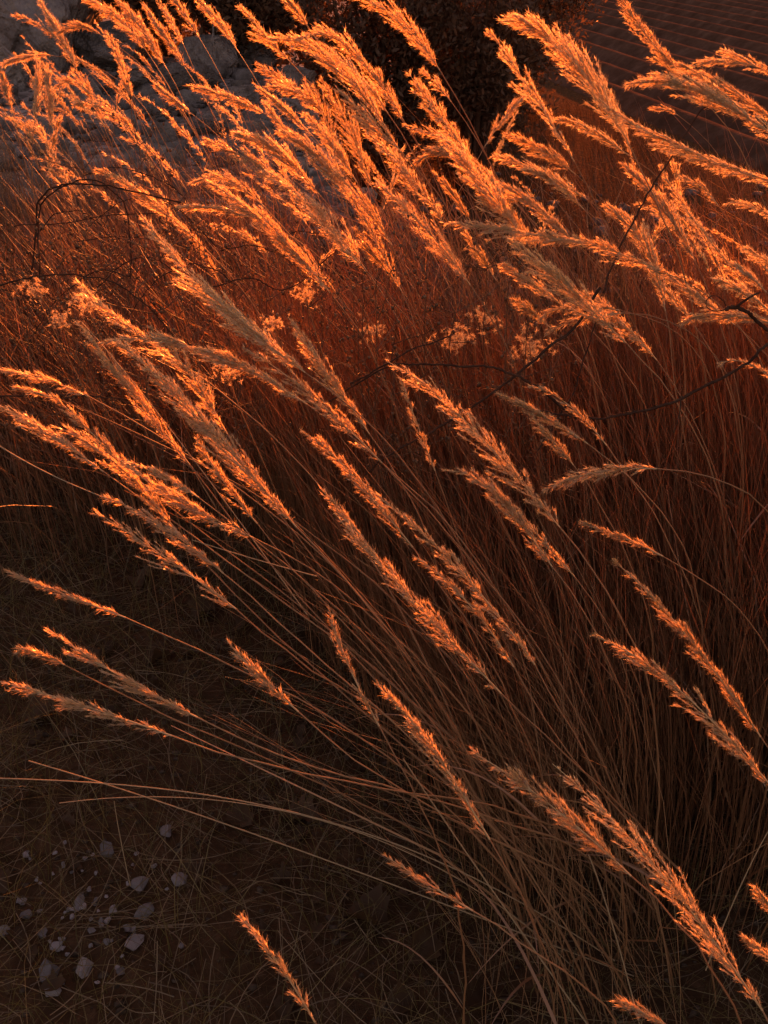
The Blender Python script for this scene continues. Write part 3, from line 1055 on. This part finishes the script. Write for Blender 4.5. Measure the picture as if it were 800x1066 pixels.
e, _ = twig('thick dark twig curving up to the right edge', [(830, 335, 1.55), (800, 358, 1.52), (770, 382, 1.5), (705, 413, 1.5), (668, 426, 1.5), (630, 435, 1.52), (600, 434, 1.56), (560, 428, 1.62)], .0026, .0016)
side_twig(e, [(708, 412, 1.5), (711, 424, 1.49), (706, 438, 1.49), (701, 450, 1.49)], .0011)
twig('arching dark twig above the fattest glowing plume', [(340, 420, 1.75), (400, 386, 1.65), (440, 382, 1.6), (500, 385, 1.58), (530, 391, 1.57), (555, 402, 1.58), (600, 436, 1.62)], .0014, .0022)
twig('straight dark twig slanting up behind the arching one', [(380, 495, 1.75), (405, 476, 1.7), (460, 446, 1.7), (510, 412, 1.68), (560, 374, 1.66), (600, 342, 1.66), (625, 300, 1.7)], .0018, .0026)
twig('thin diagonal twig crossing the plumes before the field', [(748, 95, 1.85), (728, 122, 1.83), (690, 178, 1.8), (668, 212, 1.8), (642, 262, 1.8), (628, 305, 1.8)], .0013, .0022)
e, _ = twig('knotted dark twig at the right edge', [(835, 358, 1.6), (800, 343, 1.6), (782, 330, 1.58), (766, 321, 1.57), (756, 322, 1.57)], .0028, .0034)
side_twig(e, [(766, 320, 1.57), (776, 312, 1.55), (786, 306, 1.56), (792, 304, 1.57)], .0026)
side_twig(e, [(758, 321, 1.57), (740, 330, 1.56), (726, 316, 1.56), (742, 308, 1.57)], .0011)
side_twig(e, [(756, 318, 1.57), (750, 305, 1.56), (738, 305, 1.56), (735, 314, 1.57)], .001)
twig('dark twig rising behind the straight slanting one', [(560, 470, 1.75), (588, 430, 1.75), (606, 385, 1.75), (622, 330, 1.76)], .0015, .0012)
twig('long briar arching over the left thicket', [(30, 300, 2.3), (38, 240, 2.25), (40, 210, 2.2), (60, 193, 2.15), (95, 189, 2.1), (140, 197, 2.05), (200, 212, 2.0), (240, 222, 2.0)], .0024, .0014)
twig('second briar arch just inside the long left one', [(42, 300, 2.3), (40, 230, 2.28), (52, 205, 2.22), (85, 190, 2.18), (115, 200, 2.15), (135, 228, 2.15), (136, 290, 2.2)], .002, .0013)
twig('thin level briar under the left arches', [(15, 236, 2.3), (60, 233, 2.25), (110, 226, 2.2), (165, 222, 2.2)], .0013, .001)
twig('low briar arch by the fluffy seed heads at left', [(-5, 300, 2.0), (30, 291, 1.95), (75, 286, 1.9), (115, 291, 1.9), (150, 315, 1.9), (190, 360, 1.95)], .0018, .0011)
twig('level dark briar crossing the plumes at the left edge', [(-30, 413, 1.75), (40, 414, 1.72), (90, 414, 1.7), (140, 418, 1.7), (185, 430, 1.72)], .0017, .001)
twig('short dark briar among stems right of the wide plume', [(365, 400, 1.75), (395, 385, 1.72), (430, 362, 1.72), (470, 350, 1.75)], .0018, .0012)
twig('hidden briar behind the thick plume left of centre', [(215, 300, 2.0), (262, 290, 1.98), (300, 300, 1.98), (350, 262, 2.0)], .0015, .001)

for i in range(12):
    x0, y0, d0 = random.uniform(0, 300), random.uniform(190, 330), random.uniform(2.0, 2.5)
    a = random.uniform(-.6, .6) + (math.pi if random.random() < .5 else 0)
    ln = random.uniform(60, 150)
    bow = random.uniform(10, 45)
    e, _ = twig('thin dark briar stem lost in the tangle of the left thicket',
                [(x0 + ln * u * math.cos(a), y0 + ln * u * math.sin(a) - bow * 4 * u * (1 - u), d0 + .1 * u) for u in (0, .25, .5, .75, 1)],
                random.uniform(.0010, .0016), .0007)
    e['group'] = 'thin briars of the left thicket'

# ------------------------------------------------------------------ fluffy seed heads
def fluff(label, x, y, d, r):
    c = P(x, y, d)
    root = np.array([c[0] + .12, c[1] + .1, 0])
    e = empty('fluffy_seed_head', c)
    tag(e, label, 'seed head', 'fluffy seed heads in the thicket')
    V, F = tube(bez(root - c, root - c + UP * .5, np.array([.03, .02, -.2]), np.zeros(3), 14), .0011, 4)
    link('stem', mesh_np('stem', V, F, True), M_STEM, e)
    parts = []
    for _ in range(50):
        o0 = rng.normal(0, r * .5, 3) * np.array([1.2, .8, 1])
        n = 34
        dd = unit(rng.normal(0, 1, (n, 3)))
        t = np.linspace(0, 1, 4)
        curl = unit(rng.normal(0, 1, (n, 3)))
        ln = r * rng.uniform(.05, .24, (n, 1, 1))
        C = o0 + dd[:, None] * (t[None, :, None] * ln) + curl[:, None] * (t[None, :, None] ** 2 * ln * .7)
        W = np.full((n, 4), .0003) * (1 - .6 * t)
        parts.append(ribbons(C, W, rng.normal(0, 1, (n, 3))))
    V, F = join(parts)
    link('fluff', mesh_np('fluff', V, F), M_FLUFF, e)


fluff('fluffy pale seed head at far left under the briar arch', 36, 300, 1.95, .022)
fluff('fluffy seed head behind the tip of the rising left plume', 88, 312, 1.9, .024)
fluff('dim fluffy seed head lowest of the left trio', 63, 333, 1.9, .02)
fluff('dull fluffy seed head behind the long level plume', 236, 385, 1.75, .024)
fluff('bright fluffy seed head behind the arching dark twig', 474, 352, 1.95, .032)
fluff('bright fluffy seed head above the crossing twigs', 552, 362, 1.95, .034)
fluff('small fluffy seed head left of the centre plumes', 318, 305, 2.0, .02)
fluff('fluffy seed head half hidden right of the longest plume', 285, 335, 1.9, .018)
fluff('red lit fluffy seed head behind stems at the centre', 505, 330, 2.1, .028)
fluff('fluffy seed head by the foot of the parallel leaning plume', 385, 345, 2.1, .024)

def dried_weed(label, group, x, y, d):
    top = P(x, y, d)
    root = np.array([top[0] + random.uniform(-.05, .12), top[1] + random.uniform(-.05, .1), 0])
    e = empty('dried_weed', root)
    tag(e, label, 'weed', group)
    S = bez(root * 0, UP * top[2] * .4, (top - root) - UP * top[2] * .3, top - root, 14)
    S += np.cumsum(rng.normal(0, .003, S.shape), 0)
    V, F = tube(S, np.linspace(.0020, .0009, 14), 5)
    link('stem', mesh_np('stem', V, F, True), M_WEEDSTEM, e)
    br, hd = [], []
    for q in range(13):
        i = random.randint(6, 13)
        dv = unit(np.array([random.gauss(0, 1), random.gauss(0, 1), random.uniform(.1, 1.3)]))
        ln = random.uniform(.05, .16)
        C = bez(S[i], S[i] + dv * ln * .4, S[i] + dv * ln * .6 + UP * ln * .15, S[i] + dv * ln + UP * ln * .25, 7)
        C += np.cumsum(rng.normal(0, .002, C.shape), 0)
        br.append(tube(C, np.linspace(.0010, .0005, 7), 4))
        for w in range(random.randint(2, 4)):
            c = C[random.randint(3, 6)] + rng.normal(0, .006, 3)
            tv, tf = tmpl[w % 5]
            r_ = random.uniform(.0022, .005)
            hd.append((tv * r_ * np.array([1, 1, 1.4]) + c, tf))
    V, F = join(br)
    link('branches', mesh_np('branches', V, F, True), M_WEEDSTEM, e)['kind'] = 'stuff'
    V, F = join(hd)
    link('seed_capsules', mesh_np('seed_capsules', V, F), M_WEEDSTEM, e)['kind'] = 'stuff'


for i in range(42):
    dried_weed('dried branching weed tangled in the left thicket below the briar arches', 'dried weeds of the left thicket',
               random.uniform(-10, 340), random.uniform(140, 330), random.uniform(2.0, 2.7))
for i in range(16):
    dried_weed('dried branching weed with dark capsules behind the centre twigs', 'dried weeds behind the centre',
               random.uniform(370, 600), random.uniform(270, 390), random.uniform(1.8, 2.2))

# ------------------------------------------------------------------ foreground ground: pebbles, leaves, litter
peb_meshes = [rock_mesh(500 + i, 15) for i in range(8)]
for me in peb_meshes:
    me.materials.append(M_PEBBLE)


def pebble(x, y, w, h, label, group, rot=None):
    p = G(x, y)
    dpt = np.dot(p - np.array([0, 0, CAM_H]), np.array([0, CP, -SP]))
    s = dpt / FPX * .5
    o = link('pebble', random.choice(peb_meshes), None)
    hz = min(w, h) * s * .7
    o.location = (p[0], p[1], float(H(p[0], p[1])) + hz * .28 + .004)
    o.scale = (w * s, h * s * 1.15, hz)
    o.rotation_euler = (random.uniform(-.35, .35), random.uniform(-.35, .35), random.uniform(-.6, .6) if rot is None else rot)
    tag(o, label, 'pebble', group)


big = [
    (114, 891, 16, 20, 'bright grey pebble lying alone above the gravel patch'),
    (175, 870, 13, 14, 'dark edged pebble right of the lone bright one'),
    (148, 927, 20, 16, 'wide grey pebble at the right side of the gravel patch'),
    (120, 953, 9, 10, 'small white pebble, upper of the white pair'),
    (115, 964, 10, 9, 'small white pebble, lower of the white pair'),
    (134, 972, 9, 11, 'roundish white pebble right of the white pair'),
    (52, 1021, 26, 22, 'largest flat pebble at the lower left'),
    (88, 1014, 19, 24, 'tall upright pebble right of the largest flat one'),
    (141, 986, 16, 22, 'brownish flat pebble right of the white ones'),
    (29, 958, 12, 12, 'white pebble at the left of the gravel patch'),
    (48, 978, 11, 12, 'rounded tan pebble below the white left one'),
    (5, 976, 14, 15, 'pebble cut by the left photo edge'),
    (62, 992, 15, 9, 'slim long pebble above the largest flat one'),
    (57, 1040, 16, 12, 'mottled pebble below the largest flat one'),
    (152, 955, 16, 22, 'dark lobed stone beside the wide grey pebble'),
    (188, 922, 18, 15, 'brown crumbly stone right of the gravel patch'),
    (127, 1016, 9, 8, 'small pebble in the grass right of the upright one'),
    (84, 946, 12, 22, 'long leaning pebble in the middle of the gravel'),
]
for x, y, w, h, lab in big:
    pebble(x, y, w * 1.2, h * 1.2, lab, 'pebbles of the gravel patch')
for i in range(64):
    x, y = random.gauss(75, 48), random.gauss(950, 34)
    if x < -5 or x > 215:
        continue
    s = random.uniform(4, 9.5)
    pebble(x, y, s * random.uniform(.8, 1.3), s * random.uniform(.7, 1.1), 'tiny dull pebble scattered in the gravel patch at lower left', 'tiny pebbles of the gravel patch', random.uniform(0, 6))


def leaf_mesh(seed):
    rr = random.Random(seed)
    n = 22
    out = []
    lobes = rr.choice([3, 4, 5])
    for i in range(n):
        t = i / (n - 1)
        wdt = math.sin(math.pi * min(1, t * 1.02)) ** .7 * (.30 + .1 * rr.random()) * (1 + .17 * math.sin(t * math.pi * 2 * lobes + rr.uniform(-.3, .3)))
        out.append((t, wdt))
    V, F = [], []
    cl = rr.uniform(.6, 2.2)
    cu = rr.uniform(-1.0, 1.0)
    for (t, w) in out:
        y = t - .5
        zc = cu * (t - .5) ** 2
        for q in (-1, -.5, 0, .5, 1):
            V.append((q * w, y + abs(q) * .07 * (1 - t), zc + cl * (q * w) ** 2 * 1.6 + .03 * math.sin(9 * t + 3 * q + seed)))
    for i in range(n - 1):
        for q in range(4):
            F.append((i * 5 + q, i * 5 + q + 1, (i + 1) * 5 + q + 1, (i + 1) * 5 + q))
    return np.array(V), np.array(F)


lm = []
for i in range(7):
    V, F = leaf_mesh(i)
    me = mesh_np('leaf', V, F, True)
    me.materials.append(M_DEAD)
    lm.append(me)
leaves = [
    (300, 605, 40, 'large pale dead leaf in the dark hollow under the left plumes'),
    (165, 690, 34, 'lobed dead leaf between the two thin left plumes'),
    (150, 602, 30, 'dead leaf on the dark ground left of the blunt brown plume'),
    (45, 752, 38, 'pale dead leaf near the left edge below the lowest left plume'),
    (75, 775, 22, 'small dead leaf right of the pale one at the left edge'),
    (310, 845, 46, 'wide dead leaf under the leaning stems at lower left'),
    (250, 850, 34, 'dead leaf left of the wide one under the stems'),
    (385, 958, 52, 'large pale dead leaf at the bottom centre'),
    (440, 985, 40, 'lobed dead leaf right of the large bottom centre one'),
    (240, 1002, 30, 'curled dead leaf above the single bottom plume'),
    (500, 1040, 44, 'dead leaf at the bottom edge right of centre'),
    (330, 930, 30, 'dead leaf between gravel and the bottom centre leaf'),
    (205, 905, 26, 'dead leaf right of the brown crumbly stone'),
    (95, 690, 30, 'dull dead leaf above the lowest left plume'),
    (210, 640, 30, 'dead leaf below the blunt brown plume'),
    (420, 1045, 34, 'dead leaf near the bottom edge left of centre'),
    (285, 790, 30, 'dead leaf in the stems right of the lowest left plume'),
    (30, 840, 28, 'dead leaf at the left edge above the gravel'),
]
for i, (x, y, w, lab) in enumerate(leaves):
    p = G(x, y)
    dpt = np.dot(p - np.array([0, 0, CAM_H]), np.array([0, CP, -SP]))
    s = w * dpt / FPX * 1.15
    o = link('dead_leaf', lm[i % 7], None)
    o.location = (p[0], p[1], float(H(p[0], p[1])) + .006 + .008 * random.random())
    o.scale = (s, s, s)
    o.rotation_euler = (random.uniform(-.1, .6), random.uniform(-.4, .4), random.uniform(0, 6.28))
    tag(o, lab, 'leaf', 'dead leaves on the ground')
# deeper leaf mould, beyond counting
parts = []
for i in range(520):
    X = random.uniform(-1.6, 1.1)
    Y = random.uniform(.55, 3.0)
    s = random.uniform(.018, .05)
    V, F = leaf_mesh(i % 9)
    a = random.uniform(0, 6.28)
    ca, sa = math.cos(a), math.sin(a)
    tl = random.uniform(-.5, .5)
    q = V * s
    q = np.stack([q[:, 0], q[:, 1], q[:, 2] + q[:, 1] * tl], -1)
    q = np.stack([q[:, 0] * ca - q[:, 1] * sa, q[:, 0] * sa + q[:, 1] * ca, q[:, 2]], -1)
    parts.append((q + np.array([X, Y, float(H(X, Y)) + .006 + .006 * random.random()]), F))
V, F = join(parts)
M_MOULD = leafy('leaf_mould', [(0, (.05, .028, .017)), (.6, (.095, .052, .03)), (1, (.16, .095, .06))], trans=.2, gloss=.01)
o = link('leaf_litter', mesh_np('leaf_litter', V, F, True), M_MOULD)
tag(o, 'brown leaf litter covering the dark ground below the grass', 'leaf litter', kind='stuff')

# fallen straw
n = 9000
X = rng.uniform(-1.8, 1.2, n)
Y = rng.uniform(.5, 3.1, n)
a = rng.uniform(0, 6.28, n)
L = rng.uniform(.05, .30, n)
k = 6
t = np.linspace(-.5, .5, k)
dirv = np.stack([np.cos(a), np.sin(a)], -1)
prp = np.stack([-np.sin(a), np.cos(a)], -1)
cv = rng.normal(0, .12, n)
XY = np.stack([X, Y], -1)[:, None] + dirv[:, None] * (L[:, None] * t)[..., None] + prp[:, None] * ((cv * L)[:, None] * (t * 2) ** 2)[..., None]
Z = H(XY[..., 0], XY[..., 1]) + .006 + rng.uniform(0, .05, (n, 1)) ** 1.3 + (rng.normal(0, .22, n) * L)[:, None] * t[None] 
Z = np.maximum(Z, H(XY[..., 0], XY[..., 1]) + .003)
C = np.concatenate([XY, Z[..., None]], -1)
W = rng.uniform(.0003, .0009, (n, 1)) * np.ones((1, k))
V, F = ribbons(C, W, rng.normal(0, 1, (n, 3)) + UP * .0)
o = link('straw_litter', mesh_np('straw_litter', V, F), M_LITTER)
tag(o, 'criss-cross of fallen straw on the shaded ground', 'straw', kind='stuff')

# soil crumbs
parts = []
for _ in range(3800):
    X = random.uniform(-1.4, 1.0)
    Y = random.uniform(.6, 2.5)
    s = .0025 + .008 * random.random() ** 3
    tv, tf = random.choice(tmpl)
    parts.append((tv * np.array([s * random.uniform(.8, 1.5), s, s * .7]) + np.array([X, Y, float(H(X, Y)) + s * .2]), tf))
V, F = join(parts)
o = link('soil_crumbs', mesh_np('soil_crumbs', V, F), M_CRUMB)
tag(o, 'brown soil crumbs and grit under the straw', 'soil', kind='stuff')

# short sparse grass between pebbles
CB, WB = blades(5500, (-1.5, .8), (.55, 2.4), (.05, .34), (-.05, -.05, .5), (.0004, .0010), .01)
V, F = ribbons(CB, WB, rng.normal(0, 1, (len(CB), 3)))
o = link('short_grass', mesh_np('short_grass', V, F), M_GREEN)
tag(o, 'sparse short grass standing between pebbles and litter', 'grass', kind='stuff')

# single straws that stand out
def straw(label, pts, r=.0011):
    K = np.array([P(*q) for q in pts])
    if len(K) == 3:
        ctrl = 2 * K[1] - .5 * (K[0] + K[2])
        t = np.linspace(0, 1, 20)[:, None]
        C = (1 - t) ** 2 * K[0] + 2 * (1 - t) * t * ctrl + t * t * K[2]
    else:
        C = bez(*K, 24)
    o0 = C[0].copy()
    V, F = tube(C - o0, np.linspace(r, r * .6, len(C)), 5)
    o = link('straw', mesh_np('straw', V, F, True), M_STRAW, None, o0)
    tag(o, label, 'straw', 'single pale straws')


straw('pale straw reaching level to the left edge over the gravel', [(640, 1000, 1.62), (420, 850, 1.35), (250, 816, 1.2), (-10, 810, 1.1)])
straw('pale straw just below the level one, bowed', [(600, 1010, 1.64), (440, 850, 1.4), (240, 812, 1.3), (62, 836, 1.2)], .0009)
straw('long pale straw slanting across the lower left', [(660, 1016, 1.66), (420, 925, 1.45), (230, 850, 1.3), (30, 792, 1.2)], .0012)
straw('short upright straw beside the lone bright pebble', [(136, 922, 1.74), (126, 875, 1.66), (119, 834, 1.6)], .0011)
straw('grey green straw running to the bottom edge right of centre', [(625, 1085, 1.45), (515, 930, 1.25), (420, 790, 1.1)], .0013)
straw('steep pale straw near the broad lower right plume', [(668, 1075, 1.5), (640, 970, 1.35), (613, 890, 1.25)], .0013)
straw('thin straw rising to the right edge in the lower right', [(735, 1010, 1.4), (770, 925, 1.3), (802, 862, 1.25)], .001)
straw('hair thin straw from the left edge to the slim orange plume', [(-10, 458, 1.42), (45, 490, 1.36), (112, 519, 1.3)], .001)
straw('straw behind the parallel steep plumes on the left', [(320, 640, 1.5), (180, 450, 1.52), (85, 335, 1.55)], .0009)
straw('bent straw below the left group', [(330, 600, 1.4), (262, 581, 1.35), (200, 562, 1.3)], .0009)
